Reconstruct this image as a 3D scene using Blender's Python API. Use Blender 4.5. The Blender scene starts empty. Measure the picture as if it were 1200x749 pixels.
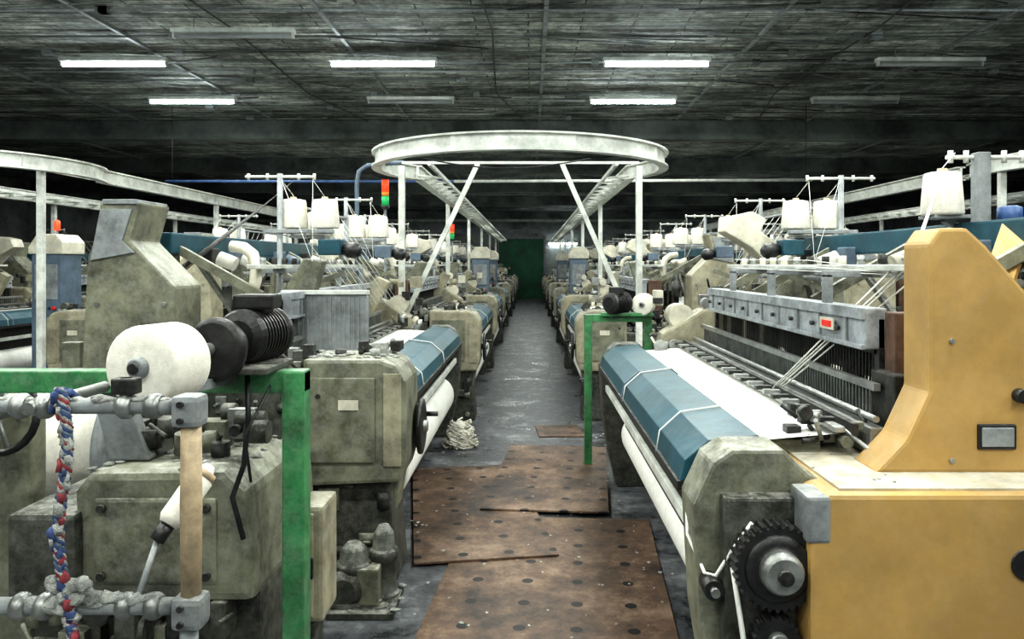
import bpy, bmesh, math, random
from mathutils import Matrix, Vector
random.seed(7)
scene = bpy.context.scene
COL = scene.collection

# ------------------------------------------------------------------ materials
def M(name, col, rough=.5, metal=0., var=.35, scale=5., dust=0., bump=.15, emit=0., dustcol=(.52,.52,.47), spec=.5):
    m = bpy.data.materials.new(name); m.use_nodes = True
    nt = m.node_tree; N = nt.nodes; L = nt.links
    p = N['Principled BSDF']
    p.inputs['Roughness'].default_value = rough
    p.inputs['Metallic'].default_value = metal
    p.inputs['Specular IOR Level'].default_value = spec
    if emit:
        p.inputs['Base Color'].default_value = (*col,1)
        p.inputs['Emission Color'].default_value = (*col,1)
        p.inputs['Emission Strength'].default_value = emit
        return m
    g = N.new('ShaderNodeNewGeometry')
    n1 = N.new('ShaderNodeTexNoise'); n1.inputs['Scale'].default_value = scale
    n1.inputs['Detail'].default_value = 9; n1.inputs['Roughness'].default_value = .7
    L.new(g.outputs['Position'], n1.inputs['Vector'])
    mr = N.new('ShaderNodeMapRange'); mr.inputs[1].default_value=.38; mr.inputs[2].default_value=.62
    mr.inputs[3].default_value = 1-var; mr.inputs[4].default_value = 1+var*.4
    L.new(n1.outputs['Fac'], mr.inputs[0])
    mul = N.new('ShaderNodeVectorMath'); mul.operation='SCALE'
    mul.inputs[0].default_value = col
    L.new(mr.outputs[0], mul.inputs['Scale'])
    out = mul.outputs[0]
    if dust>0:
        s = N.new('ShaderNodeSeparateXYZ'); L.new(g.outputs['True Normal'], s.inputs[0])
        a = N.new('ShaderNodeMapRange'); a.inputs[1].default_value=.1; a.inputs[2].default_value=.9
        a.inputs[3].default_value=.25
        L.new(s.outputs['Z'], a.inputs[0])
        n2 = N.new('ShaderNodeTexNoise'); n2.inputs['Scale'].default_value = scale*3.1; n2.inputs['Detail'].default_value=10
        n2.inputs['Roughness'].default_value=.82
        L.new(g.outputs['Position'], n2.inputs['Vector'])
        b = N.new('ShaderNodeMapRange'); b.inputs[1].default_value=.43; b.inputs[2].default_value=.62
        L.new(n2.outputs['Fac'], b.inputs[0])
        c = N.new('ShaderNodeMath'); c.operation='MULTIPLY'; L.new(a.outputs[0],c.inputs[0]); L.new(b.outputs[0],c.inputs[1])
        d = N.new('ShaderNodeMath'); d.operation='MULTIPLY'; d.inputs[1].default_value=dust; L.new(c.outputs[0],d.inputs[0])
        mx = N.new('ShaderNodeMix'); mx.data_type='RGBA'
        L.new(d.outputs[0], mx.inputs[0]); L.new(out, mx.inputs[6]); mx.inputs[7].default_value=(*dustcol,1)
        out = mx.outputs[2]
        rr = N.new('ShaderNodeMapRange'); rr.inputs[3].default_value=rough; rr.inputs[4].default_value=.9
        L.new(d.outputs[0],rr.inputs[0]); L.new(rr.outputs[0],p.inputs['Roughness'])
    L.new(out, p.inputs['Base Color'])
    if bump:
        bp = N.new('ShaderNodeBump'); bp.inputs['Strength'].default_value=bump; bp.inputs['Distance'].default_value=.01
        n3 = N.new('ShaderNodeTexNoise'); n3.inputs['Scale'].default_value=scale*8; n3.inputs['Detail'].default_value=4
        L.new(g.outputs['Position'], n3.inputs['Vector'])
        L.new(n3.outputs['Fac'], bp.inputs['Height']); L.new(bp.outputs[0], p.inputs['Normal'])
    return m

GOLD = M('gold_paint',(.46,.285,.090),.5,0,.2,3,dust=.22,bump=.05)
GOLDTOP = M('gold_dusty',(.46,.41,.30),.7,0,.3,6,dust=.8)
TEAL = M('teal_paint',(.010,.068,.098),.42,0,.4,5,dust=.12,bump=.05,spec=.4)
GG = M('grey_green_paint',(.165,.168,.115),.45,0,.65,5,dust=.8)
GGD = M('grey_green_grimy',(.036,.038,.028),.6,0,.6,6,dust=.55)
BEIGE = M('beige_paint',(.31,.285,.195),.5,0,.5,5,dust=.7)
CREAM = M('cream_paint',(.62,.59,.48),.45,0,.3,5,dust=.4)
GREEN = M('green_paint',(.035,.21,.07),.4,0,.5,7,dust=.6)
BLACK = M('black_rubber',(.008,.008,.009),.4,0,.4,9,dust=.12)
DARK = M('dark_metal',(.02,.02,.019),.5,.3,.5,9,dust=.35)
STEEL = M('steel',(.36,.37,.36),.38,.75,.4,9,dust=.35)
ALU = M('aluminium_panel',(.40,.43,.46),.4,.3,.5,8,dust=.35)
GREY = M('grey_paint',(.23,.25,.26),.5,0,.45,7,dust=.65)
WHITEP = M('white_paint',(.64,.66,.61),.45,0,.35,5,dust=.1)
CLOTH = M('white_cloth',(.78,.78,.73),.85,0,.12,30,bump=.1)
YARN = M('yarn_white',(.82,.79,.70),.9,0,.12,40,bump=.3)
YARNT = M('yarn_strand',(.80,.80,.75),.9,0,0,1,bump=0)
RUST = M('rusty_brown',(.11,.055,.033),.7,0,.5,12,dust=.2)
WOOD = M('pale_wood',(.50,.38,.24),.6,0,.35,14,dust=.3)
LINT = M('cotton_lint',(.44,.45,.42),.95,0,.5,30,bump=.8)
RED = M('red_plastic',(.75,.03,.02),.4,0,.1,4,bump=0)
GLOWR = M('red_signal',(1,.07,.02),.4,emit=1.0)
GLOWG = M('green_signal',(.02,.40,.12),.4,emit=.35)
AMBER = M('amber_signal',(.7,.25,.03),.4,emit=.3)
BLUE = M('blue_paint',(.04,.10,.27),.4,0,.3,5,dust=.3)
BLUEG = M('blue_grey_paint',(.10,.145,.20),.45,0,.3,5,dust=.3)
TUBE = M('lamp_tube',(.86,.97,1.0),.4,emit=45)
TUBEOFF = M('lamp_tube_off',(.35,.36,.36),.4,0,.2,5)
ROPEB = M('blue_rope',(.05,.08,.20),.9,0,.5,40)
ROPER = M('red_rope',(.28,.05,.06),.9,0,.5,40)
DOORG = M('door_green',(.007,.13,.060),.55,0,.4,2)

def ceiling_mat():
    m = bpy.data.materials.new('grimy_ceiling'); m.use_nodes=True
    nt=m.node_tree; N=nt.nodes; L=nt.links; p=N['Principled BSDF']; p.inputs['Roughness'].default_value=.8
    g=N.new('ShaderNodeNewGeometry')
    nd=N.new('ShaderNodeTexNoise'); nd.inputs['Scale'].default_value=2.5; nd.inputs['Detail'].default_value=3; L.new(g.outputs['Position'],nd.inputs['Vector'])
    ds=N.new('ShaderNodeVectorMath'); ds.operation='SCALE'; ds.inputs['Scale'].default_value=.05; L.new(nd.outputs['Color'],ds.inputs[0])
    da=N.new('ShaderNodeVectorMath'); da.operation='ADD'; L.new(g.outputs['Position'],da.inputs[0]); L.new(ds.outputs[0],da.inputs[1])
    br=N.new('ShaderNodeTexBrick'); br.inputs['Scale'].default_value=1.0
    br.inputs['Brick Width'].default_value=1.1; br.inputs['Row Height'].default_value=.13
    br.inputs['Mortar Size'].default_value=.010; br.inputs['Mortar Smooth'].default_value=.6
    br.inputs['Color1'].default_value=(.19,.205,.19,1); br.inputs['Color2'].default_value=(.42,.44,.41,1); br.inputs['Mortar'].default_value=(.04,.044,.04,1)
    L.new(da.outputs[0],br.inputs['Vector'])
    def noise(mul,sc,lo,hi,a,b_,rough=.75,det=10):
        mp=N.new('ShaderNodeVectorMath'); mp.operation='MULTIPLY'; mp.inputs[1].default_value=mul; L.new(g.outputs['Position'],mp.inputs[0])
        n=N.new('ShaderNodeTexNoise'); n.inputs['Scale'].default_value=sc; n.inputs['Detail'].default_value=det; n.inputs['Roughness'].default_value=rough
        L.new(mp.outputs[0],n.inputs['Vector'])
        r=N.new('ShaderNodeMapRange'); r.inputs[1].default_value=lo; r.inputs[2].default_value=hi; r.inputs[3].default_value=a; r.inputs[4].default_value=b_
        L.new(n.outputs['Fac'],r.inputs[0]); return r.outputs[0]
    a1=noise((1,1,1),.75,.40,.60,.2,1.5); a2=noise((1.1,7,1),1.6,.36,.62,.3,1.5,.7); a3=noise((1,1,1),9,.35,.65,.4,1.5,.8)
    m1=N.new('ShaderNodeMath'); m1.operation='MULTIPLY'; L.new(a1,m1.inputs[0]); L.new(a2,m1.inputs[1])
    m2=N.new('ShaderNodeMath'); m2.operation='MULTIPLY'; L.new(m1.outputs[0],m2.inputs[0]); L.new(a3,m2.inputs[1])
    s=N.new('ShaderNodeVectorMath'); s.operation='SCALE'; L.new(br.outputs['Color'],s.inputs[0]); L.new(m2.outputs[0],s.inputs['Scale'])
    L.new(s.outputs[0],p.inputs['Base Color'])
    b=N.new('ShaderNodeBump'); b.inputs['Strength'].default_value=.4; b.inputs['Distance'].default_value=.02
    L.new(br.outputs['Fac'],b.inputs['Height']); b.invert=True; L.new(b.outputs[0],p.inputs['Normal'])
    return m
def floor_mat():
    m = bpy.data.materials.new('worn_concrete'); m.use_nodes=True
    nt=m.node_tree; N=nt.nodes; L=nt.links; p=N['Principled BSDF']
    g=N.new('ShaderNodeNewGeometry')
    n=N.new('ShaderNodeTexNoise'); n.inputs['Scale'].default_value=2.2; n.inputs['Detail'].default_value=11; n.inputs['Roughness'].default_value=.8
    L.new(g.outputs['Position'],n.inputs['Vector'])
    cr=N.new('ShaderNodeValToRGB'); e=cr.color_ramp.elements
    e[0].position=.38; e[0].color=(.018,.02,.022,1); e[1].position=.66; e[1].color=(.26,.265,.27,1)
    x=e.new(.52); x.color=(.085,.09,.097,1)
    L.new(n.outputs['Fac'],cr.inputs[0]); L.new(cr.outputs[0],p.inputs['Base Color'])
    r=N.new('ShaderNodeMapRange'); r.inputs[1].default_value=.4; r.inputs[2].default_value=.56; r.inputs[3].default_value=.27; r.inputs[4].default_value=.7
    L.new(n.outputs['Fac'],r.inputs[0]); L.new(r.outputs[0],p.inputs['Roughness'])
    n2=N.new('ShaderNodeTexNoise'); n2.inputs['Scale'].default_value=14; n2.inputs['Detail'].default_value=6
    L.new(g.outputs['Position'],n2.inputs['Vector'])
    b=N.new('ShaderNodeBump'); b.inputs['Strength'].default_value=.35; b.inputs['Distance'].default_value=.02
    L.new(n2.outputs['Fac'],b.inputs['Height']); L.new(b.outputs[0],p.inputs['Normal'])
    return m
def board_mat():
    m = bpy.data.materials.new('perforated_board'); m.use_nodes=True
    nt=m.node_tree; N=nt.nodes; L=nt.links; p=N['Principled BSDF']; p.inputs['Roughness'].default_value=.55
    g=N.new('ShaderNodeNewGeometry'); tc=N.new('ShaderNodeTexCoord')
    n=N.new('ShaderNodeTexNoise'); n.inputs['Scale'].default_value=1.6; n.inputs['Detail'].default_value=11; n.inputs['Roughness'].default_value=.82
    L.new(g.outputs['Position'],n.inputs['Vector'])
    cr=N.new('ShaderNodeValToRGB'); e=cr.color_ramp.elements
    e[0].position=.40; e[0].color=(.025,.018,.014,1); e[1].position=.64; e[1].color=(.25,.175,.12,1)
    x=e.new(.52); x.color=(.11,.066,.042,1)
    L.new(n.outputs['Fac'],cr.inputs[0])
    v1=N.new('ShaderNodeVectorMath'); v1.operation='MULTIPLY'; v1.inputs[1].default_value=(1/.25,1/.25,0); L.new(tc.outputs['Object'],v1.inputs[0])
    v2=N.new('ShaderNodeVectorMath'); v2.operation='FRACTION'; L.new(v1.outputs[0],v2.inputs[0])
    v3=N.new('ShaderNodeVectorMath'); v3.operation='SUBTRACT'; v3.inputs[1].default_value=(.5,.5,0); L.new(v2.outputs[0],v3.inputs[0])
    v4=N.new('ShaderNodeVectorMath'); v4.operation='MULTIPLY'; v4.inputs[1].default_value=(.25,.25,0); L.new(v3.outputs[0],v4.inputs[0])
    v5=N.new('ShaderNodeVectorMath'); v5.operation='LENGTH'; L.new(v4.outputs[0],v5.inputs[0])
    lt=N.new('ShaderNodeMath'); lt.operation='LESS_THAN'; lt.inputs[1].default_value=.028; L.new(v5.outputs['Value'],lt.inputs[0])
    mx=N.new('ShaderNodeMix'); mx.data_type='RGBA'; L.new(lt.outputs[0],mx.inputs[0]); L.new(cr.outputs[0],mx.inputs[6]); mx.inputs[7].default_value=(.005,.004,.004,1)
    L.new(mx.outputs[2],p.inputs['Base Color'])
    return m
CEIL=ceiling_mat(); FLOOR=floor_mat(); BOARD=board_mat()
WALL = M('stained_wall',(.27,.29,.275),.85,0,.6,.8)
BEAMM = M('beam_concrete',(.14,.155,.145),.85,0,.6,1.2)

# ------------------------------------------------------------------ mesh builder
class B:
    def __init__(s,name,T=None):
        s.name=name; s.bm=bmesh.new(); s.mats=[]; s.T=T or Matrix.Identity(4)
    def mi(s,m):
        if m not in s.mats: s.mats.append(m)
        return s.mats.index(m)
    def add(s,vs,fs,mat,smooth=False,bev=0.,M_=None):
        i=s.mi(mat); T=s.T if M_ is None else s.T@M_
        bv=[s.bm.verts.new(T@Vector(v)) for v in vs]
        faces=[]
        for f in fs:
            try:
                fc=s.bm.faces.new([bv[k] for k in f]); fc.material_index=i; fc.smooth=smooth; faces.append(fc)
            except ValueError: pass
        bmesh.ops.recalc_face_normals(s.bm,faces=faces)
        if bev>0:
            ed=list({e for f in faces for e in f.edges})
            try: bmesh.ops.bevel(s.bm,geom=ed,offset=bev,segments=2,affect='EDGES',profile=.6,material=i)
            except Exception: pass
        return s
    def box(s,x0,x1,y0,y1,z0,z1,mat,bev=0.,M_=None):
        vs=[(x0,y0,z0),(x1,y0,z0),(x1,y1,z0),(x0,y1,z0),(x0,y0,z1),(x1,y0,z1),(x1,y1,z1),(x0,y1,z1)]
        return s.add(vs,[(0,1,2,3),(4,5,6,7),(0,1,5,4),(1,2,6,5),(2,3,7,6),(3,0,4,7)],mat,False,bev,M_)
    def prism(s,prof,axis,c0,c1,mat,bev=0.,smooth=False):
        n=len(prof)
        f={'y':lambda a,b,c:(a,c,b),'x':lambda a,b,c:(c,a,b),'z':lambda a,b,c:(a,b,c)}[axis]
        vs=[f(a,b,c0) for a,b in prof]+[f(a,b,c1) for a,b in prof]
        fs=[tuple(range(n)),tuple(range(n,2*n))]+[(i,(i+1)%n,n+(i+1)%n,n+i) for i in range(n)]
        return s.add(vs,fs,mat,smooth,bev)
    def frame(s,p0,p1):
        p0=Vector(p0); d=Vector(p1)-p0; l=d.length; d.normalize()
        u=d.orthogonal().normalized(); w=d.cross(u); return p0,d,u,w,l
    def lathe(s,p0,p1,prof,mat,n=20,smooth=True,cap=True):
        p0,d,u,w,l=s.frame(p0,p1)
        vs=[];fs=[]
        for t,r in prof:
            for k in range(n):
                a=2*math.pi*k/n
                vs.append(p0+d*(t*l)+(u*math.cos(a)+w*math.sin(a))*r)
        m=len(prof)
        for j in range(m-1):
            for k in range(n):
                fs.append((j*n+k,j*n+(k+1)%n,(j+1)*n+(k+1)%n,(j+1)*n+k))
        if cap: fs+= [tuple(range(n)),tuple(range((m-1)*n,m*n))]
        s.add(vs,fs,mat,smooth)
        if cap:
            s.bm.faces.ensure_lookup_table(); s.bm.faces[-1].smooth=False; s.bm.faces[-2].smooth=False
        return s
    def cyl(s,p0,p1,r,mat,n=14,r1=None):
        r1=r if r1 is None else r1
        return s.lathe(p0,p1,[(0,r),(1,r1)],mat,n)
    def beam(s,p0,p1,w,h,mat):
        p0=Vector(p0);p1=Vector(p1);d=(p1-p0).normalized()
        up=Vector((0,0,1)) if abs(d.z)<.95 else Vector((0,1,0))
        u=d.cross(up).normalized()*w/2; v=u.cross(d).normalized()*h/2
        vs=[p0-u-v,p0+u-v,p0+u+v,p0-u+v,p1-u-v,p1+u-v,p1+u+v,p1-u+v]
        return s.add(vs,[(0,1,2,3),(4,5,6,7),(0,1,5,4),(1,2,6,5),(2,3,7,6),(3,0,4,7)],mat)
    def tube(s,pts,r,mat,n=8):
        pts=[Vector(p) for p in pts]; vs=[];fs=[]
        u=(pts[1]-pts[0]).orthogonal().normalized()
        for i,p in enumerate(pts):
            d=(pts[min(i+1,len(pts)-1)]-pts[max(i-1,0)]).normalized()
            u=(u-d*u.dot(d)).normalized(); w=d.cross(u)
            for k in range(n):
                a=2*math.pi*k/n; vs.append(p+(u*math.cos(a)+w*math.sin(a))*r)
        for j in range(len(pts)-1):
            for k in range(n): fs.append((j*n+k,j*n+(k+1)%n,(j+1)*n+(k+1)%n,(j+1)*n+k))
        fs+=[tuple(range(n)),tuple(range((len(pts)-1)*n,len(pts)*n))]
        return s.add(vs,fs,mat,True)
    def line(s,p0,p1,r=.0018,mat=None):
        return s.tube([p0,p1],r,mat or YARNT,4)
    def gear(s,c,ax,r,th,mat,teeth=30,tooth=.01):
        p0,d,u,w,l=s.frame(c,Vector(c)+Vector(ax)*th)
        n=teeth*4; vs=[]
        for t in (0,1):
            for k in range(n):
                a=2*math.pi*k/n; rr=r+(tooth if k%4 in(0,1) else 0)
                vs.append(p0+d*(t*l)+(u*math.cos(a)+w*math.sin(a))*rr)
        fs=[tuple(range(n)),tuple(range(n,2*n))]+[(k,(k+1)%n,n+(k+1)%n,n+k) for k in range(n)]
        return s.add(vs,fs,mat)
    def cone(s,x,y,z,h=.19,r=.095,mat=None):
        s.lathe((x,y,z-.01),(x,y,z+h+.015),[(0,.028),(1,.02)],WOOD,10)
        return s.lathe((x,y,z),(x,y,z+h),[(0,r*.93),(.06,r),(.9,r*.86),(.97,r*.80),(1,r*.5)],mat or YARN,24)
    def spool(s,p0,p1,r,mat=YARN,hub=STEEL):
        s.lathe(p0,p1,[(0,r*.3),(.02,r*.5),(.0,r*.93),(.04,r*.985),(.09,r),(.91,r),(.97,r*.98),(1,r*.9),(1,r*.3)],mat,40)
        p0=Vector(p0);p1=Vector(p1);d=(p1-p0).normalized()
        s.cyl(p0-d*.03,p1+d*.05,r*.13,DARK,14); s.lathe(p0-d*.022,p0+d*.012,[(0,r*.2),(.3,r*.27),(1,r*.27)],GREY,20); return s
    def blob(s,c,r,mat,sq=(1,1,1),amp=.35,sub=2):
        t=bmesh.new(); bmesh.ops.create_icosphere(t,subdivisions=sub,radius=1)
        vs=[];
        for v in t.verts:
            k=1+random.uniform(-amp,amp)
            vs.append((c[0]+v.co.x*r*sq[0]*k,c[1]+v.co.y*r*sq[1]*k,c[2]+v.co.z*r*sq[2]*k))
        t.verts.index_update()
        fs=[tuple(v.index for v in f.verts) for f in t.faces]; t.free()
        return s.add(vs,fs,mat,True)
    def ring(s,cx,cy,r0,r1,z0,z1,mat,a0=0,a1=2*math.pi,n=64):
        vs=[];fs=[]
        for i in range(n+1):
            a=a0+(a1-a0)*i/n; c,q=math.cos(a),math.sin(a)
            vs+=[(cx+r0*c,cy+r0*q,z0),(cx+r1*c,cy+r1*q,z0),(cx+r1*c,cy+r1*q,z1),(cx+r0*c,cy+r0*q,z1)]
        for i in range(n):
            for k in range(4): fs.append((4*i+k,4*i+(k+1)%4,4*i+4+(k+1)%4,4*i+4+k))
        fs+=[(0,1,2,3),(4*n,4*n+1,4*n+2,4*n+3)]
        return s.add(vs,fs,mat)
    def clutter(s,x0,x1,y0,y1,z0,z1,n,mats,sz=(.02,.08)):
        for _ in range(n):
            x=random.uniform(x0,x1);y=random.uniform(y0,y1);z=random.uniform(z0,z1);m=random.choice(mats)
            a,b,c=[random.uniform(*sz) for _ in range(3)]
            k=random.random()
            if k<.40: s.box(x-a/2,x+a/2,y-b/2,y+b/2,z-c/2,z+c/2,m,.004)
            elif k<.8:
                ax=random.choice([(1,0,0),(0,1,0),(0,0,1)]); d=Vector(ax)*b
                s.cyl(Vector((x,y,z))-d/2,Vector((x,y,z))+d/2,a*.45,m,12)
            else:
                p=Vector((x,y,z)); q=p+Vector((random.uniform(-.1,.1),random.uniform(-.15,.15),random.uniform(-.15,.1)))
                s.cyl(p,q,.008,m,8)
        return s
    def lint(s,x0,x1,y0,y1,z,n,r=(.008,.025)):
        for _ in range(n):
            s.blob((random.uniform(x0,x1),random.uniform(y0,y1),z),random.uniform(*r),LINT,(1.2,1,.35),.4,1)
        return s
    def done(s,loc=(0,0,0),rot=(0,0,0)):
        me=bpy.data.meshes.new(s.name); s.bm.to_mesh(me); s.bm.free()
        for m in s.mats: me.materials.append(m)
        o=bpy.data.objects.new(s.name,me); o.location=loc; o.rotation_euler=rot; COL.objects.link(o); return o
def inst(o,name,loc=(0,0,0),rot=(0,0,0)):
    n=bpy.data.objects.new(name,o.data); n.location=loc; n.rotation_euler=rot; COL.objects.link(n); return n
MIR=Matrix.Diagonal((-1,1,1,1))

# ------------------------------------------------------------------ room
X0,X1,Y0,Y1,H=-15,15,-5,36,4.1
B('floor').box(X0,X1,Y0,Y1,-.1,0,FLOOR).done()
B('ceiling').box(X0,X1,Y0,Y1,H,H+.15,CEIL).done()
B('wall_back').box(X0,X1,Y1,Y1+.2,0,H,WALL).done()
B('wall_front').box(X0,X1,Y0-.2,Y0,0,H,WALL).done()
B('wall_left').box(X0-.2,X0,Y0,Y1,0,H,WALL).done()
B('wall_right').box(X1,X1+.2,Y0,Y1,0,H,WALL).done()
b=B('ceiling_batten')
for x in (-9.1,-6.7,-4.4,-2.07,.15,2.48,4.75,7.1,9.4): b.box(x-.022,x+.022,Y0,Y1-.01,H-.03,H,GREY)
b.done()
b=B('ceiling_conduit')
y=5.6
while y<13.2:
    b.cyl((X0+.1,y,H-.03),(X1-.1,y,H-.03),.012,random.choice([GREY,BEAMM]),8)
    for k in range(9):
        x=random.uniform(-7,7); b.cyl((x,y-.02,H-.03),(x+random.uniform(.5,2.2),y+random.uniform(-.3,.5),H-.025),.008,random.choice([GREY,DARK,BEAMM]),6)
        if k<3: x=random.uniform(-6,6); b.box(x,x+random.choice([.09,.12]),y-.04,y+.04,H-.06,H,random.choice([GREY,BEAMM]))
    y+=random.choice([.45,.62,.85])
for x in (-3.3,-.6,3.4): b.tube([(x,5,H-.04),(x+.2,8,H-.05),(x+.1,11,H-.04),(x+.5,13.2,H-.04)],.010,DARK,6)
b.done()
b=B('ceiling_beam')
BY=(13.25,18.0,23.0,28.0)  # first beam follows a ceiling edge; others added to hide the far lamps
for y in BY: b.box(X0,X1,y,y+.35,H-.33,H,BEAMM)
b.done()
b=B('door_1')
b.box(-1.48,.6,Y1-.08,Y1-.002,0.002,2.8,DOORG)
for i in range(14):
    x=-1.44+i*.15; b.box(x,x+.05,Y1-.11,Y1-.08,.02,2.76,DOORG)
b.box(-1.56,-1.48,Y1-.13,Y1-.002,0.002,2.9,GREY); b.box(.6,.68,Y1-.13,Y1-.002,0.002,2.9,GREY); b.box(-1.56,.68,Y1-.13,Y1-.002,2.8,2.9,GREY)
b.done()
b=B('trim_1'); b.box(X0,X1,Y1-.06,Y1,3.05,3.25,GREY); b.box(X0,X1,Y1-.12,Y1,3.6,3.72,WHITEP); b.done()

# ------------------------------------------------------------------ fluorescent lights
def fixture(lit):
    b=B('fluorescent_light')
    b.box(-.62,.62,-.05,.05,0,.045,WHITEP,.006)
    for x in(-.61,.59): b.box(x,x+.02,-.025,.025,-.05,0,WHITEP)
    b.cyl((-.59,0,-.03),(.59,0,-.03),.022,TUBE if lit else TUBEOFF,10)
    for x in(-.4,.4): b.cyl((x,0,.04),(x,0,.163),.006,GREY,6)
    return b.done()
FL=fixture(True); FU=fixture(False)
def LD(e):
    ld=bpy.data.lights.new('tube_light','AREA'); ld.shape='RECTANGLE'; ld.size=1.18; ld.size_y=.12; ld.energy=e; ld.color=(.97,1.0,.93); return ld
LN=LD(68); L_ADDED=LD(64); LB=LD(58)
ZL=3.935
XS=(-4.8,-1.7,1.45,4.6)
first=[True,True]
def place(x,y,lit,z=ZL,ld=None):
    base=FL if lit else FU
    k=0 if lit else 1
    if first[k]: o=base; o.location=(x,y,z); first[k]=False
    else: o=inst(base,'fluorescent_light',(x,y,z))
    if lit:
        l=bpy.data.objects.new('tube_light',ld or LN); COL.objects.link(l); l.parent=o; l.location=(0,0,-.06)
lit={(8.85,-4.8),(8.85,-1.7),(8.85,1.45),(10.9,-4.8),(10.9,1.45)}
for y in (8.85,10.9):
    for x in XS: place(x,y,(y,x) in lit)
for y in (6.35,4.2,2.0,-.4,-2.8):
    for x in XS: place(x,y,True,ZL,LN if y>0 else LB)
place(-3.0,7.75,False)
for y in (14.1,18.9,23.9,28.9):  # added lamps, tucked behind the beams, to brighten the far hall
    for x in ((-5.5,-1.7,1.45,5.5) if y<15 else (-5.5,-.1,5.5)): place(x,y,True,ZL,L_ADDED)

# ------------------------------------------------------------------ loom template
def loom(T,style):
    b=B('rapier_loom',T)
    body = BEIGE if style=='beige' else GG
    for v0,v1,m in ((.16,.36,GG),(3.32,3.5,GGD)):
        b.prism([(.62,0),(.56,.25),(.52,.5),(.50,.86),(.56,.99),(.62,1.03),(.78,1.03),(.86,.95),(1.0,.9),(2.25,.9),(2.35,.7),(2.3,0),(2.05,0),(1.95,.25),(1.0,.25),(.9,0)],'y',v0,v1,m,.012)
    prof=[(.50,.875),(.515,.945),(.595,1.012),(.76,1.03),(.80,1.0),(.80,.875)]
    b.prism(prof,'y',.37,2.0,TEAL,.004); b.prism(prof,'y',2.01,3.31,TEAL,.004)
    b.prism([(x+(-.005 if x<.65 else .005),z+(.005 if z>.9 else -.005)) for x,z in prof],'y',1.995,2.015,BLUEG)
    b.box(.49,.52,.37,3.31,.845,.875,DARK)
    b.box(.535,.56,.37,3.31,.69,.735,WHITEP,.006)
    b.add([(.56,.6,.86),(.56,2.9,.86),(.63,2.9,.52),(.63,.6,.52)],[(0,1,2,3)],DARK)  # dark sheet stands in for the shaded space between cover and roll
    cx,cr_=(.77,.15) if style=='gold' else (.71,.175)
    b.lathe((cx,.45,.43),(cx,3.15,.43),[(0,.03),(.02,.03),(.02,cr_-.005),(.04,cr_),(.96,cr_),(.98,cr_-.005),(.98,.03),(1,.03)],CLOTH,36)
    b.cyl((.64,.4,.66),(.64,3.3,.66),.022,STEEL)
    b.box(.95,1.05,.3,3.35,.15,.3,GGD,.01)
    b.prism([(1.0,.35),(.98,.8),(1.15,.92),(1.75,.92),(1.85,.35)],'y',.4,3.3,DARK,.01)
    b.clutter(.9,1.0,.5,3.2,.62,.85,22,[DARK,GGD,STEEL,BLACK],(.03,.12))
    b.add([(.80,.45,.995),(.80,3.2,.995),(1.0,3.2,1.012),(1.0,.45,1.012),(1.13,3.2,1.02),(1.13,.45,1.02)],[(0,1,2,3),(3,2,4,5)],CLOTH)
    b.box(.80,1.02,.5,3.25,.93,.985,GG,.006)
    b.box(1.03,1.065,.4,3.3,1.03,1.05,STEEL,.004); b.box(1.09,1.11,.4,3.3,1.02,1.06,DARK)
    for i in range(24):
        v=.5+i*.118; b.box(1.0,1.07,v,v+.03,1.045,1.062,STEEL if i%2 else DARK)
    b.box(1.14,1.19,.38,3.3,.96,1.05,STEEL,.004)
    b.cyl((1.17,.4,1.075),(1.17,3.3,1.075),.012,STEEL,8)
    b.clutter(.92,1.16,.42,.62,.98,1.09,26,[STEEL,DARK,GG,BLACK],(.02,.055))
    b.clutter(.86,1.12,3.1,3.3,.98,1.14,12,[STEEL,CREAM,BEIGE,DARK],(.03,.1))
    for i in range(90):
        v=.55+i*.0295; b.box(1.215,1.222,v,v+.007,1.04,1.16,STEEL)
    b.box(1.205,1.23,.5,3.25,1.155,1.18,STEEL)
    for k in range(6):
        x=1.27+k*.055; b.box(x,x+.02,.62,3.08,1.27-.01*(k%2),1.31,DARK); b.box(x,x+.02,.62,3.08,.84,.88,DARK)
        b.box(x,x+.02,.6,.64,.84,1.40,DARK); b.box(x,x+.02,3.06,3.1,.84,1.40,DARK)
    b.box(1.62,1.63,.64,3.06,.84,1.3,BLACK)
    for k in (0,2,4):
        for i in range(80):
            v=.66+i*.030+k*.003; b.box(1.275+k*.055,1.279+k*.055,v,v+.006,.86,1.28,DARK)
    b.box(1.22,1.30,.60,3.05,1.29,1.44,ALU,.006)
    b.box(1.205,1.22,.60,3.05,1.40,1.44,ALU); b.box(1.205,1.22,.60,3.05,1.29,1.305,ALU)
    for i in range(9):
        v=.75+i*.27; b.box(1.21,1.22,v,v+.012,1.31,1.40,GREY); b.cyl((1.215,v+.08,1.35),(1.20,v+.08,1.35),.010,DARK,8)
    b.box(1.2,1.206,.85,.99,1.34,1.385,CREAM); b.box(1.196,1.2,.87,.96,1.35,1.375,RED)
    b.box(1.28,1.42,.50,.58,1.03,1.43,RUST,.006); b.box(1.24,1.30,.42,.6,.95,1.22,DARK,.006)
    for v in (1.0,1.75,2.5):
        b.box(1.23,1.26,v,v+.05,1.40,1.56,GREY,.004); b.box(1.23,1.60,v,v+.05,1.545,1.575,GREY,.004)
    b.box(1.38,1.46,.55,3.2,1.575,1.60,WHITEP,.004)
    for i in range(12):
        v=.7+i*.2; b.cyl((1.42,v,1.6),(1.42,v,1.64),.018,random.choice([CREAM,STEEL,DARK]),10)
    b.box(1.86,1.96,.5,3.5,1.66,1.78,TEAL,.01)
    for v in (.62,1.6,2.6,3.3):
        b.beam((1.9,v,1.70),(1.40,v,1.42),.04,.05,GG); b.box(1.88,1.94,v-.03,v+.03,.88,1.67,GG,.006)
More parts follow.
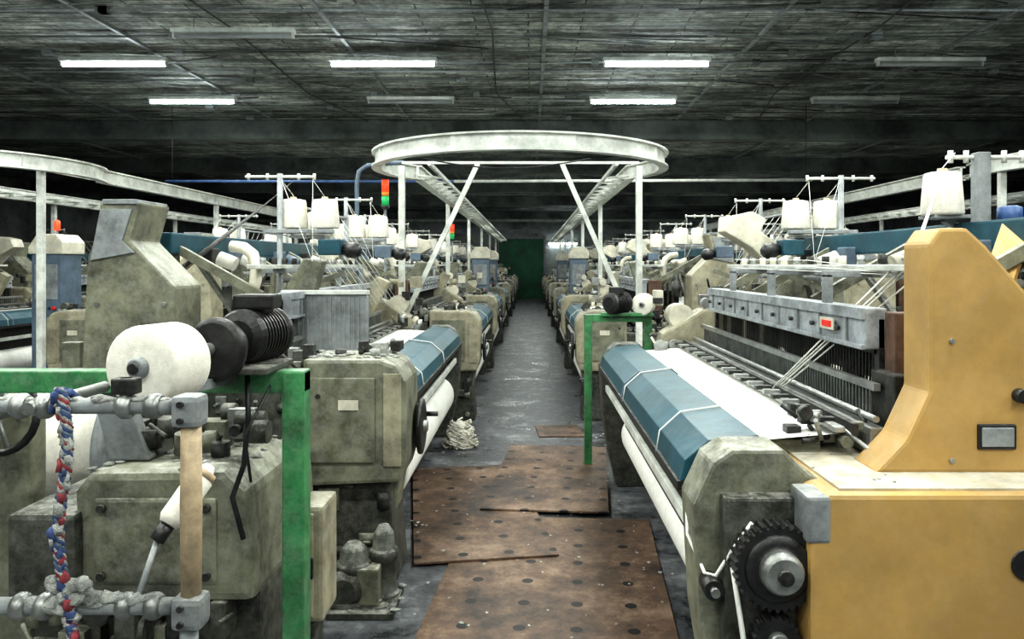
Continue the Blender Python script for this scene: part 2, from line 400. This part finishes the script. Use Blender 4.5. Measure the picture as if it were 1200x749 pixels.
    b.beam((1.9,.9,1.64),(1.9,1.6,1.2),.03,.03,GGD); b.beam((1.9,2.3,1.64),(1.9,1.6,1.2),.03,.03,GGD)
    for v in (.9,1.3,2.2,2.9):
        b.box(1.80,1.87,v,v+.12,1.60,1.70,random.choice([BLUEG,BLACK,BLUEG]),.008)
        b.cyl((1.78,v+.06,1.64),(1.68,v+.06,1.60),.045,random.choice([BLUEG,CREAM,YARN]),16)
    b.add([(1.58,.65,1.06),(1.58,3.05,1.06),(2.32,3.05,1.16),(2.32,.65,1.16)],[(0,1,2,3)],CLOTH)
    b.cyl((2.34,.4,1.12),(2.34,3.3,1.12),.045,STEEL,16)
    b.box(2.28,2.38,.34,.4,.85,1.18,GG,.006); b.box(2.28,2.38,3.28,3.34,.85,1.18,GG,.006)
    b.lathe((2.3,.5,.55),(2.3,3.2,.55),[(0,.06),(.02,.06),(.02,.40),(.035,.40),(.035,.30),(.965,.30),(.965,.40),(.98,.40),(.98,.06),(1,.06)],YARN,36)
    b.prism([(1.40,1.84),(1.44,1.95),(1.60,1.985),(1.70,1.93),(1.66,1.84),(1.80,1.74),(1.95,1.62),(1.95,1.45),(1.86,1.45),(1.60,1.72),(1.5,1.78)],'y',3.34,3.58,CREAM,.012)
    b.prism([(1.55,.85),(1.72,1.48),(1.96,1.48),(2.1,.85)],'y',3.30,3.55,body,.015)
    b.prism([(.9,.82),(.95,1.1),(1.25,1.28),(1.6,1.30),(1.75,.82)],'y',3.34,3.56,BEIGE,.02)
    b.cyl((1.1,3.40,1.22),(1.1,3.62,1.22),.09,CREAM,20)
    b.clutter(.9,1.7,3.38,3.56,1.15,1.45,16,[STEEL,DARK,CREAM,BEIGE],(.04,.12))
    b.tube([(1.5,.72,1.40),(1.475,.73,1.50),(1.47,.74,1.58),(1.50,.76,1.66),(1.56,.78,1.70),(1.64,.8,1.71)],.035,CREAM,12)
    if style=='gold':
        b.prism([(.80,0),(.80,.84),(.83,.925),(.86,.94),(2.6,.94),(2.6,0)],'y',.0,.62,GOLD,.014)
        b.box(.79,.86,-.004,.14,.80,.935,GREY,.01)
        b.box(.9,2.3,.04,.6,.938,.948,GOLDTOP,.003)
        b.prism([(1.08,.945),(1.18,1.05),(1.25,1.20),(1.25,1.665),(1.285,1.715),(1.37,1.715),(1.43,1.66),(1.62,1.44),(1.70,1.38),(2.5,1.38),(2.5,.945)],'y',.21,.38,GOLD,.012)
        b.prism([(1.62,.945),(1.62,1.40),(2.5,1.40),(2.5,.945)],'y',.38,.6,GOLD,.012)
        b.box(1.40,1.52,.20,.22,1.02,1.10,BLACK,.006); b.box(1.41,1.51,.195,.215,1.03,1.09,GREY,.004)
        b.cyl((1.53,.22,1.19),(1.53,.175,1.19),.022,BLACK,16)
        b.cyl((1.42,.02,.74),(1.42,-.008,.74),.045,BLACK,20)
        for z in (.985,1.36): b.cyl((1.32,.215,z),(1.32,.20,z),.008,STEEL,8)
        b.beam((1.9,.8,1.75),(1.60,.5,1.40),.10,.03,GOLD)
        b.lint(.9,1.2,.05,.55,.95,14,(.003,.009))
    else:
        b.prism([(.50,.52),(.47,.62),(.47,1.02),(.52,1.10),(.60,1.13),(.98,1.13),(.98,.50)],'y',.0,.42,body,.02)
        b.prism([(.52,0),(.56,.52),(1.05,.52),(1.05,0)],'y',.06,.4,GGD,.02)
        b.clutter(.55,1.0,.03,.1,.05,.5,16,[GGD,DARK,GG],(.04,.14))
        b.box(.62,.95,-.012,.0,.62,1.04,GG,.006); b.box(.49,.58,-.008,.0,.60,1.06,BEIGE,.004)
        b.cyl((.90,-.012,.95),(.90,-.02,.95),.012,DARK,8); b.box(.70,.80,-.018,-.012,.88,.93,CREAM,.002)
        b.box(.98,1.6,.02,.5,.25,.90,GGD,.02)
        b.clutter(1.0,1.7,.0,.4,.85,1.16,44,[GGD,DARK,GG,BLACK,STEEL],(.03,.11))
        b.clutter(.98,1.7,.0,.05,.3,.9,26,[GGD,DARK,GG],(.04,.14))
        b.clutter(.55,.98,.1,.4,1.12,1.17,12,[GGD,DARK,LINT],(.03,.08))
        b.lint(.52,.97,.03,.4,1.135,30,(.008,.024)); b.lint(1.0,1.6,.02,.4,.93,40,(.01,.03))
        b.prism([(2.03,1.915),(1.82,1.915),(1.875,1.72),(1.65,1.49),(1.65,.9),(2.13,.9),(2.09,1.64),(2.03,1.80)],'y',.08,.40,body,.014)
        b.box(1.84,2.01,.07,.41,1.905,1.93,GREY,.004)
        b.prism([(2.02,1.88),(1.86,1.88),(1.91,1.72),(1.85,1.66),(2.07,1.62)],'y',.068,.08,GREY,.003)
        for p in((1.70,1.40),(2.04,1.40),(1.70,1.0),(2.04,1.0)): b.cyl((p[0],.085,p[1]),(p[0],.065,p[1]),.012,STEEL,8)
        b.prism([(1.30,1.0),(1.12,1.62),(1.24,1.64),(1.55,1.15)],'y',.9,1.0,GG,.01)
        b.prism([(1.30,1.0),(1.05,1.45),(1.15,1.5),(1.5,1.15)],'y',2.7,2.8,BEIGE,.01)
        b.lathe((.455,.34,.73),(.425,.34,.73),[(0,.12),(.2,.148),(.8,.148),(1,.12)],BLACK,32); b.cyl((.5,.34,.73),(.405,.34,.73),.03,STEEL)
        b.cyl((.42,.42,.78),(.36,.42,.78),.014,BLACK)
    if style=='gold':
        b.box(.58,.80,.10,.2,.3,.9,GGD,.01)
        b.gear((.72,.10,.715),(0,-1,0),.118,.07,BLACK,34,.010)
        b.lathe((.72,.03,.715),(.72,-.01,.715),[(0,.10),(.2,.095),(.3,.075),(.3,.06),(1,.055)],BLACK,30)
        b.lathe((.72,.02,.715),(.72,-.03,.715),[(0,.062),(.6,.062),(1,.05)],STEEL,24); b.cyl((.72,0,.715),(.72,-.045,.715),.022,DARK,12)
        b.gear((.72,.10,.50),(0,-1,0),.062,.06,BLACK,20,.008); b.cyl((.72,.04,.5),(.72,.01,.5),.03,STEEL,16)
        b.cyl((.545,.16,.63),(.545,.08,.63),.03,BLACK,16); b.cyl((.545,.09,.63),(.545,.06,.63),.014,STEEL,10)
        b.tube([(.52,.36,.86),(.50,.25,.74),(.53,.14,.66),(.56,.12,.66),(.6,.10,.74),(.66,.09,.83)],.006,YARNT,6)
        b.tube([(.60,.08,.70),(.62,.07,.55),(.64,.07,.42),(.62,.07,.2)],.008,YARNT,6)
        b.clutter(.55,.8,.1,.16,.1,.42,14,[DARK,STEEL,GGD],(.03,.09))
    for v in (.8,1.9):
        b.tube([(.49,v,.87),(.505,v+.01,.95),(.59,v+.03,1.02),(.76,v+.06,1.038),(.9,v+.08,1.03)],.003,YARNT,6)
    return b.done()

gold=loom(None,'gold'); gold.location=(0,2.2,0)
left=loom(MIR,'grey'); left.location=(-.15,3.8,0)
rt=loom(None,'beige'); lt=loom(MIR,'beige')
rt.location=(0,7.8,0); lt.location=(-.05,7.8,0)
for k in range(1,7):
    y=7.8+3.95*k
    inst(rt,'rapier_loom',(0,y,0)); inst(lt if k%2 else left,'rapier_loom',(-.05,y,0))
for k in range(0,6):
    y=7.8+3.95*k
    inst(rt,'rapier_loom',(-5.4,y,0)); inst(lt,'rapier_loom',(5.4,y,0))
    inst(left,'rapier_loom',(-5.7,y-.6,0)); inst(rt,'rapier_loom',(5.7,y-.6,0))
    if k<4:
        inst(rt,'rapier_loom',(-11.4,y,0)); inst(lt,'rapier_loom',(11.4,y,0))

# ------------------------------------------------------------------ yarn creels
def creel(T,full=True):
    b=B('yarn_creel',T)
    for v in (1.0,2.75):
        b.cyl((2.02,v,0),(2.02,v,2.18),.018,GREY,10); b.box(1.96,2.08,v-.06,v+.06,0,.02,GREY)
        b.box(1.68,2.12,v-.03,v+.03,1.80,1.825,GREY,.004)
        b.cyl((1.80,v,2.16),(2.24,v,2.16),.009,WHITEP,8)
        for x in (1.80,1.90,2.1,2.22): b.cyl((x,v,2.14),(x,v,2.18),.010,WHITEP,8)
        for x in (1.76,1.965):
            b.cyl((x,v+.1,1.80),(x,v+.1,1.84),.05,GREY,12); b.cone(x,v+.1,1.835)
            b.box(x-.02,x+.02,v,v+.12,1.80,1.815,GREY)
        b.cone(1.87,v+.34,1.80,.16,.08); b.box(1.8,2.04,v+.24,v+.4,1.78,1.797,GREY)
        for x in (1.76,1.96): b.line((x,v+.1,2.04),(x+.05,v,2.14)); b.line((x+.05,v,2.14),(1.7,v-.4,1.62))
        b.beam((2.02,v,1.4),(1.6,v,1.55),.025,.03,GG)
        b.box(1.62,1.76,v-.07,v+.07,1.66,1.76,TEAL if v<2 else BLUEG,.008)
        b.lathe((1.62,v,1.70),(1.50,v,1.68),[(0,.03),(.3,.05),(.8,.05),(1,.02)],BLACK,16)
    b.cyl((2.02,1.0,1.5),(2.02,2.75,1.5),.018,GREY,8); b.cyl((2.02,1.0,2.0),(2.02,2.75,2.0),.010,GREY,8)
    for i in range(10):
        v=1.0+i*.17; b.line((2.02,v,2.0),(1.6,v+.3,1.3),.002)
    return b.done()
cr=creel(None); cr.location=(.0,4.0,0)
cl=creel(MIR); cl.location=(.42,3.9,0)
for k in range(0,7):
    y=7.9+3.95*k
    inst(cr,'yarn_creel',(.0,y,0)); inst(cl,'yarn_creel',(.1,y,0))
    if k<6:
        inst(cr,'yarn_creel',(-5.4,y,0)); inst(cl,'yarn_creel',(5.4,y,0)); inst(cl,'yarn_creel',(-5.7,y-.5,0)); inst(cr,'yarn_creel',(5.7,y-.5,0))

b=B('yarn_cone_stand')
b.box(1.98,2.04,3.40,3.46,0,2.10,GREY,.006)
b.box(1.74,1.90,3.3,3.45,1.80,1.815,GREY,.003); b.beam((1.82,3.38,1.80),(2.0,3.44,1.70),.03,.03,GREY)
b.cone(1.80,3.36,1.815,.19,.088)
b.cyl((1.86,3.44,2.08),(2.2,3.44,2.08),.010,WHITEP,8)
for x in (1.88,1.95,2.12,2.2): b.cyl((x,3.44,2.055),(x,3.44,2.11),.012,WHITEP,8)
b.lathe((2.12,3.4,1.78),(2.12,3.4,1.86),[(0,.03),(.1,.05),(.9,.05),(1,.03)],BLUE,14)
b.done()
b=B('weft_yarn_strands')
for dx,dz in ((0,0),(.035,.012),(.07,-.012),(-.02,.02)):
    b.line((1.42+dx,2.98,1.56+dz),(1.08+dx*.4,3.45,1.03),.0035)
for dz in (0,.02,.05):
    b.tube([(1.42,2.98,1.56),(1.55,3.1,1.62+dz),(1.80,3.36,2.0)],.0025,YARNT,4)
    b.tube([(1.42,2.98,1.56+dz*.3),(1.3,3.6,1.57+dz),(1.22,4.6,1.58+dz)],.0025,YARNT,4)
b.line((1.8,3.36,2.02),(1.9,3.44,2.10),.0025)
b.done()
b=B('feeder_wires')
for i in range(9):
    b.tube([(-1.55-.02*i,5.0+.05*i,2.14),(-1.75-.03*i,4.7,1.86-.02*i),(-2.0-.05*i,4.4,1.55-.03*i)],.0028,DARK,4)
b.done()

# ------------------------------------------------------------------ signal towers, control cabinets
def signal(z0,s=1.):
    b=B('signal_light_tower')
    b.cyl((0,0,0),(0,0,z0),.014,GREY,8); b.box(-.06,.06,-.06,.06,0,.015,GREY)
    b.cyl((0,0,z0),(0,0,z0+.03),.04,BLACK,16)
    b.cyl((0,0,z0+.03),(0,0,z0+.12),.036,GLOWG,16); b.cyl((0,0,z0+.125),(0,0,z0+.16),.036,AMBER,16)
    b.cyl((0,0,z0+.165),(0,0,z0+.28),.036,GLOWR,16); b.cyl((0,0,z0+.28),(0,0,z0+.295),.036,BLACK,16)
    return b.done()
s1=signal(2.15); s1.location=(-1.43,7.55,0)
s2=signal(2.0); s2.location=(-1.33,13.0,0)
def cabinet(lamp):
    b=B('control_cabinet')
    b.box(-.17,.17,-.2,.2,0,1.72,BLUEG,.01)
    b.prism([(-.2,1.72),(-.2,1.80),(-.1,1.95),(.12,1.95),(.2,1.86),(.2,1.72)],'y',-.22,.22,CREAM,.012)
    b.box(-.13,.13,-.212,-.2,1.2,1.6,GREY,.004); b.cyl((.10,-.21,1.1),(.10,-.235,1.1),.02,RED,12)
    for i in range(3): b.cyl((-.08+i*.06,-.21,1.1),(-.08+i*.06,-.225,1.1),.012,BLACK,10)
    if lamp: b.cyl((0,0,1.94),(0,0,2.0),.012,GREY); b.lathe((0,0,2.0),(0,0,2.12),[(0,.035),(.8,.035),(1,.015)],GLOWR,14)
    return b.done()
cb=cabinet(True); cb.location=(-5.55,9.0,0); cn=cabinet(False); cn.location=(-5.6,13.5,0)
for p in ((-2.8,11.5),(-1.0,15.4),(-1.02,19.5),(.95,15.4),(.95,23.2),(2.75,11.6),(5.1,9.0),(5.5,13.5),(-5.6,17.5)): inst(cn,'control_cabinet',(p[0],p[1],0))

# ------------------------------------------------------------------ overhead travelling-cleaner tracks
def track(cx,Yc,R,xL,xR,Yend,z,braced):
    b=B('overhead_cleaner_track')
    aR=math.asin(min(1,(math.sqrt(R*R-(xR-cx)**2))/R)); aL=math.pi-math.asin(math.sqrt(R*R-(xL-cx)**2)/R)
    a0=aR; a1=aL-2*math.pi
    b.ring(cx,Yc,R-.012,R+.012,z-.07,z+.07,WHITEP,a0,a1,72)
    b.ring(cx,Yc,R-.045,R+.045,z+.06,z+.075,WHITEP,a0,a1,72); b.ring(cx,Yc,R-.045,R+.045,z-.075,z-.06,WHITEP,a0,a1,72)
    for i in range(6):
        a=a0+(a1-a0)*(i+.5)/6; b.box(cx+R*math.cos(a)-.02,cx+R*math.cos(a)+.02,Yc+R*math.sin(a)-.02,Yc+R*math.sin(a)+.02,z-.06,z+.06,WHITEP)
    ys=Yc+math.sqrt(R*R-(xR-cx)**2)
    for x,sg in ((xL,1),(xR,-1)):
        b.box(x-.012,x+.012,ys,Yend,z-.07,z+.07,WHITEP); b.box(x-.045,x+.045,ys,Yend,z+.06,z+.075,WHITEP); b.box(x-.045,x+.045,ys,Yend,z-.075,z-.06,WHITEP)
        xi=x+sg*.22
        b.box(xi-.015,xi+.015,Yc,Yend,z-.02,z+.02,WHITEP)
        y=ys
        while y<Yend-.5:
            b.beam((x,y,z-.03),(xi,y+.25,z-.03),.02,.02,WHITEP); b.beam((xi,y+.25,z-.03),(x,y+.5,z-.03),.02,.02,WHITEP); y+=.5
    y=7.45; k=0
    while y<Yend:
        for x in (xL-.05,xR):
            b.box(x-.03,x+.03,y-.03,y+.03,0,z-.02,WHITEP,.004); b.box(x-.08,x+.08,y-.08,y+.08,0,.012,WHITEP)
        if k==0: b.box(xL-.05,xR,y-.012,y+.012,z-.0,z+.025,WHITEP)
        if k==0 and braced:
            b.beam((-.51,y-.04,z),(xL-.02,y-.04,1.08),.045,.045,WHITEP); b.beam((.30,y-.04,z),(.88,y-.04,1.25),.045,.045,WHITEP)
        y+= 4.15 if k==0 else 3.95; k+=1
    if braced:
        pts=[(-.9+i*.1,6.4-.3*math.sin(i/14*3.14),z-.09-.12*math.sin(i/14*3.14)) for i in range(15)]
        b.tube(pts,.006,BLACK,6)
    return b.done()
track(-.10,7.4,1.36,-1.2,1.05,31,2.575,True)
track(-5.95,7.9,1.36,-7.15,-4.75,31,2.575,False)
track(5.90,7.6,1.36,4.62,7.1,31,2.575,False)
b=B('overhead_pipe')
b.tube([(-5.7,12.0,2.9),(-1.2,12.0,2.9)],.022,BLUE,10); b.tube([(-1.2,12.0,2.9),(4.4,12.0,2.92)],.024,WHITEP,10)
for x in (-5.6,4.3): b.cyl((x,12,2.9),(x,12,H),.005,DARK,6)
b.done()
b=B('conduit_pipe')
b.tube([(-1.72,7.6,0),(-1.72,7.6,2.4),(-1.70,7.6,2.52),(-1.62,7.6,2.58),(-1.4,7.6,2.6),(-1.25,7.5,2.6)],.022,BLUEG,10); b.done()

# ------------------------------------------------------------------ selvedge winders on green frames
def winder_frame(b,x0,x1,y,z,w=.075,ext=0.):
    b.box(x0,x1,y,y+w,z-w,z,GREEN,.006)
    b.box(x1-w,x1,y-.002,y+w+.002,0,z-.002,GREEN,.006); b.box(x1-w-.05,x1+.05,y-.05,y+w+.05,0,.015,GREEN)
    b.box(x0,x0+w,y-.002,y+w+.002,0,z-.002,GREEN,.006)
def motor(b,p0,p1,r):
    p0=Vector(p0);p1=Vector(p1)
    prof=[(0,r*.6),(.05,r*.9)]
    for i in range(8): t=.12+i*.09; prof+=[(t,r),(t+.035,r),(t+.04,r*.88),(t+.085,r*.88)]
    prof+=[(.88,r*1.02),(.97,r*1.0),(1,r*.7)]
    b.lathe(p0,p1,prof,BLACK,26,smooth=False)
    c=(p0+p1)/2; b.box(c.x-.06,c.x+.05,c.y-.05,c.y+.05,c.z+r*.8,c.z+r*1.5,BLACK,.008)
b=B('selvedge_winder')
winder_frame(b,-1.98,-.755,2.56,1.245)
b.spool((-1.08,2.12,1.315),(-1.045,2.275,1.315),.116)
b.cyl((-1.055,2.25,1.32),(-.985,2.55,1.34),.022,STEEL)
b.lathe((-1.00,2.42,1.33),(-.992,2.455,1.33),[(0,.085),(.2,.102),(.8,.102),(1,.085)],BLACK,34)
b.lathe((-.988,2.47,1.335),(-.983,2.50,1.335),[(0,.07),(.5,.078),(1,.07)],BLACK,30)
motor(b,(-.965,2.53,1.36),(-.925,2.74,1.36),.092)
b.box(-.99,-.86,2.56,2.66,1.45,1.50,BLACK,.008)
b.box(-1.05,-.84,2.44,2.72,1.248,1.268,GGD,.004); b.beam((-1.07,2.19,1.23),(-1.0,2.58,1.22),.05,.03,GREY)
b.beam((-1.07,2.285,1.32),(-1.07,2.285,1.22),.04,.03,GREY)
b.tube([(-.93,2.52,1.27),(-.92,2.50,1.1),(-.93,2.49,.95),(-.96,2.47,.85),(-.92,2.46,.72)],.009,BLACK,8)
b.tube([(-.86,2.54,1.2),(-.92,2.47,1.05),(-.90,2.47,.9)],.005,BLACK,8)
b.done()
def w2(name='selvedge_winder',T=None):
    b=B(name,T)
    winder_frame(b,.42,.95,0,1.21,.06)
    motor(b,(.60,-.10,1.30),(.74,.02,1.30),.085)
    b.spool((.86,-.06,1.29),(.90,.04,1.29),.085)
    b.box(.55,.95,-.06,.06,1.2,1.225,GREEN,.004)
    return b.done()
wr=w2(); wr.location=(0,6.0,0)

# ------------------------------------------------------------------ foreground left machinery
b=B('pipe_guard_rail')
Y=1.9
b.cyl((-1.75,Y,1.25),(-.86,Y,1.25),.020,GREY,14); b.cyl((-1.75,Y,.755),(-.86,Y,.755),.021,GREY,14)
b.lathe((-.84,Y,.78),(-.84,Y,1.22),[(0,.024),(.5,.026),(1,.024)],WOOD,18)
b.box(-.878,-.808,Y-.035,Y+.035,1.20,1.28,GREY,.016); b.box(-.878,-.803,Y-.035,Y+.035,.705,.785,GREY,.016)
for z in (1.22,1.26,.725,.765): b.cyl((-.85,Y-.045,z),(-.85,Y+.04,z),.008,DARK,8)
b.cyl((-.845,Y,0),(-.845,Y,.72),.022,GREY,14); b.cyl((-1.72,Y,0),(-1.72,Y,1.28),.024,GREY,14)
for x in (-.93,-1.0,-1.20,-1.26):
    b.lathe((x-.018,Y,1.25),(x+.018,Y,1.25),[(0,.026),(.3,.032),(.7,.032),(1,.026)],STEEL,14); b.lathe((x-.018,Y,.755),(x+.018,Y,.755),[(0,.026),(.3,.033),(.7,.033),(1,.026)],STEEL,14)
b.cyl((-1.0,Y,1.25),(-1.0,Y,1.32),.014,STEEL); b.box(-1.03,-.97,Y-.02,Y+.02,1.28,1.32,DARK,.005)
b.cyl((-1.22,Y-.04,1.25),(-1.22,Y+.3,1.25),.016,STEEL)
for i in range(16): b.blob((random.uniform(-1.32,-.9),Y-.005,.775+random.uniform(-.01,.01)),random.uniform(.012,.026),LINT,(1.3,.8,.6))
for i in range(12): b.blob((random.uniform(-1.32,-.9),Y-.005,1.266),random.uniform(.010,.020),LINT,(1.3,.8,.6))
b.done()
b=B('yarn_bobbin')
b.lathe((-.955,2.02,.915),(-.885,2.12,1.045),[(0,.024),(.1,.034),(.75,.036),(1,.014)],YARN,20)
b.lathe((-.90,2.098,1.018),(-.893,2.108,1.031),[(0,.0355),(1,.033)],WOOD,20)
b.cyl((-.975,2.0,.88),(-.955,2.02,.915),.020,BLACK,12); b.cyl((-.985,1.93,.77),(-.972,2.0,.885),.008,GREY,8)
b.done()
def twist(b,p0,p1,r,turns,mats,amp,wob=.01):
    p0=Vector(p0);p1=Vector(p1);n=80
    for k,m in enumerate(mats):
        pts=[]
        for i in range(n+1):
            t=i/n; a=turns*2*math.pi*t+k*2*math.pi/len(mats)
            pts.append(p0.lerp(p1,t)+Vector((math.cos(a)*amp+wob*math.sin(9*t)+random.uniform(-.002,.002),math.sin(a)*amp,0)))
        b.tube(pts,r,m,6)
b=B('twisted_rope')
twist(b,(-1.14,1.86,1.30),(-1.12,1.86,.60),.0055,13,[ROPEB,LINT,ROPER,LINT,ROPEB,BLUEG],.009,.014)
for i in range(46):
    t=i/45; b.blob((-1.14+.02*t+.014*math.sin(9*t)+random.uniform(-.013,.013),1.852,1.28-.68*t),random.uniform(.006,.013),random.choice([LINT,ROPEB,LINT,ROPEB,ROPER]),(1,.8,1.5),.5,1)
for i in range(9): b.blob((-1.12+random.uniform(-.04,.04),1.86,.78+random.uniform(-.05,.06)),.018,LINT)
b.tube([(-1.16,1.86,1.24),(-1.15,1.865,1.28),(-1.14,1.9,1.285),(-1.14,1.935,1.26),(-1.14,1.93,1.23)],.010,ROPEB,6)
b.done()
b=B('loom_drive_gearbox')
b.prism([(-1.47,.50),(-1.49,.86),(-1.44,.925),(-1.0,.93),(-.93,.86),(-.90,.50)],'y',2.50,3.25,GG,.03)
b.box(-1.42,-1.02,2.49,2.51,.56,.84,GG,.012)
for p in ((-1.39,.81),(-1.05,.81),(-1.39,.59),(-1.05,.59)): b.cyl((p[0],2.492,p[1]),(p[0],2.475,p[1]),.014,DARK,8)
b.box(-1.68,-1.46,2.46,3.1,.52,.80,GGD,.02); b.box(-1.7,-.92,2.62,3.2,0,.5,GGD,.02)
b.cyl((-1.2,2.75,.92),(-1.2,2.75,1.0),.07,GG,18); b.cyl((-1.2,2.75,1.0),(-1.2,2.75,1.03),.03,DARK,12)
b.clutter(-1.5,-.95,2.65,3.2,.93,1.06,30,[GGD,GGD,DARK,STEEL,GG],(.03,.12))
b.clutter(-1.68,-.95,2.5,2.64,.1,.5,30,[GGD,DARK,GG],(.04,.12))
b.lint(-1.46,-.95,2.52,3.2,.93,54)
b.prism([(-1.44,.93),(-1.50,1.16),(-1.40,1.19),(-1.30,.93)],'y',2.62,2.68,GREY,.01)
b.box(-1.35,-.98,3.0,3.2,.9,1.14,GGD,.02); b.clutter(-1.4,-.9,2.95,3.15,1.0,1.2,22,[GGD,DARK,GG,BLACK],(.03,.10))
b.done()
b=B('handwheel_shaft')
for (x,y,z,r) in ((-1.95,2.8,1.06,.15),):
    pts=[(x+r*math.cos(a*math.pi/12),y,z+r*math.sin(a*math.pi/12)) for a in range(25)]
    b.tube(pts,.014,BLACK,8)
    for a in range(5): b.line((x,y,z),(x+r*math.cos(a*1.257),y,z+r*math.sin(a*1.257)),.008,STEEL)
    b.cyl((x,y-.04,z),(x,y+.2,z),.03,STEEL); b.box(x-.06,x+.06,y+.1,y+.2,0,z,GG,.01)
b.done()
b=B('warp_beam')
b.lathe((-2.35,3.45,.80),(-1.75,3.45,.80),[(0,.05),(.03,.05),(.03,.30),(.06,.30),(.06,.22),(.9,.22),(.9,.30),(.93,.30),(.93,.05),(1,.05)],GREY,40)
b.lathe((-2.31,3.45,.80),(-1.81,3.45,.80),[(0,.235),(1,.235)],YARN,36)
b.box(-2.36,-2.28,3.35,3.55,0,.80,GGD,.01); b.box(-1.80,-1.74,3.35,3.55,0,.80,GGD,.01)
b.done()
b=B('electrical_box')
b.box(-1.055,-.81,3.0,3.22,.20,.655,BEIGE,.018); b.box(-1.04,-.845,2.985,3.0,.225,.63,BEIGE,.008)
b.box(-.86,-.845,2.975,2.99,.38,.46,BLACK,.004)
for i in range(3): b.cyl((-.98,2.985,.54-i*.05),(-.98,2.975,.54-i*.05),.011,BLACK,10)
b.cyl((-.93,3.1,.65),(-.93,3.1,.95),.018,GREY,10); b.box(-1.0,-.86,3.05,3.2,0,.2,GGD,.01)
b.done()
b=B('drive_motor')
b.lathe((-.86,3.50,.10),(-.86,3.72,.10),[(0,.06),(.1,.09),(.85,.09),(1,.06)],GGD,20)
b.cyl((-.86,3.6,0),(-.86,3.6,.05),.11,GGD,20)
for (x,y,r,h) in ((-.83,3.6,.075,.30),(-.70,3.66,.06,.36)):
    b.lathe((x,y,0),(x,y,h),[(0,r*1.25),(.12,r*1.25),(.14,r),(.55,r),(.57,r*1.12),(.68,r*1.12),(.7,r*.9),(.9,r*.8),(1,r*.4)],GGD,24)
b.box(-.92,-.62,3.45,3.76,0,.03,GGD,.004); b.box(-.80,-.70,3.52,3.62,.03,.2,GG,.01)
b.lint(-.95,-.6,3.45,3.75,.04,16)
b.done()
b=B('lint_brush')
b.cyl((-1.88,2.7,0),(-2.0,2.7,1.50),.013,RUST,8); b.lathe((-1.998,2.7,1.48),(-2.01,2.7,1.60),[(0,.03),(.2,.045),(.7,.035),(1,.02)],YARN,16); b.done()
b=B('reed_guard_panel')
b.prism([(-1.50,1.08),(-1.50,1.40),(-1.47,1.43),(-1.0,1.43),(-.98,1.40),(-.98,1.08)],'y',4.62,4.66,GREY,.006)
for i in range(18): b.box(-1.485+i*.028,-1.478+i*.028,4.612,4.62,1.10,1.41,GREY)
b.box(-1.5,-.98,4.60,4.68,1.42,1.445,WHITEP,.003); b.done()

# ------------------------------------------------------------------ floor boards, lint
def board(x,y,w,l,rz,z):
    b=B('perforated_board'); b.box(-w/2,w/2,-l/2,l/2,0,.012,BOARD,.002); return b.done((x,y,z),(0,0,math.radians(rz)))
board(.10,3.72,1.12,2.2,-4,.001)
board(-.38,5.05,.78,1.9,9,.014)
board(.16,5.75,.82,1.75,-5,.027)
board(.27,7.35,.42,.5,4,.001)
b=B('floor_lint')
for i in range(800):
    x=random.uniform(-.75,.7); y=random.uniform(2.6,20); r=random.uniform(.003,.012)
    if y>7: r*=1.5
    if i%3==0: x=random.choice([-.7,.65])+random.uniform(-.12,.12)
    z=.043 if 3<y<6.7 else .004
    n=6; ang=random.random()*6
    vs=[(x+r*random.uniform(.4,1.5)*math.cos(ang+k*1.047),y+r*random.uniform(.4,1.5)*math.sin(ang+k*1.047),z+random.uniform(-.001,.004)) for k in range(n)]
    b.add(vs,[tuple(range(n))],LINT)
b.done()
b=B('cotton_waste_pile')
for i in range(110):
    z=random.uniform(.02,.24); r=.12*(1-z/.36)
    a=random.random()*6.28; c=(-.62+r*math.cos(a),6.75+r*math.sin(a),z)
    pts=[(c[0]+.05*math.cos(t*.9+a)*(1-t*.06),c[1]+.05*math.sin(t*.9+a),max(.012,c[2]-.018*t)) for t in range(7)]
    b.tube(pts,.008,YARN,6)
b.blob((-.62,6.75,.1),.11,YARN,(1,1,1.1),.2)
b.done()
b=B('wall_lamp'); b.box(.8,2.2,Y1-.12,Y1,2.55,2.62,WHITEP); b.cyl((.85,Y1-.12,2.58),(2.15,Y1-.12,2.58),.04,TUBE,10); b.done()

# ------------------------------------------------------------------ world, camera
w=bpy.data.worlds.new('world'); scene.world=w; w.use_nodes=True
w.node_tree.nodes['Background'].inputs[0].default_value=(.6,.75,.8,1); w.node_tree.nodes['Background'].inputs[1].default_value=.15
cam=bpy.data.cameras.new('camera'); co=bpy.data.objects.new('camera',cam); COL.objects.link(co)
cam.sensor_width=36; cam.lens=27; cam.shift_x=-.0183; cam.shift_y=-.0537; cam.clip_start=.05
co.location=(0,0,1.6); co.rotation_euler=(math.pi/2,0,0)
scene.camera=co
scene.view_settings.view_transform='Standard'
try: scene.view_settings.look='Medium High Contrast'
except Exception: pass
scene.view_settings.exposure=-0.18
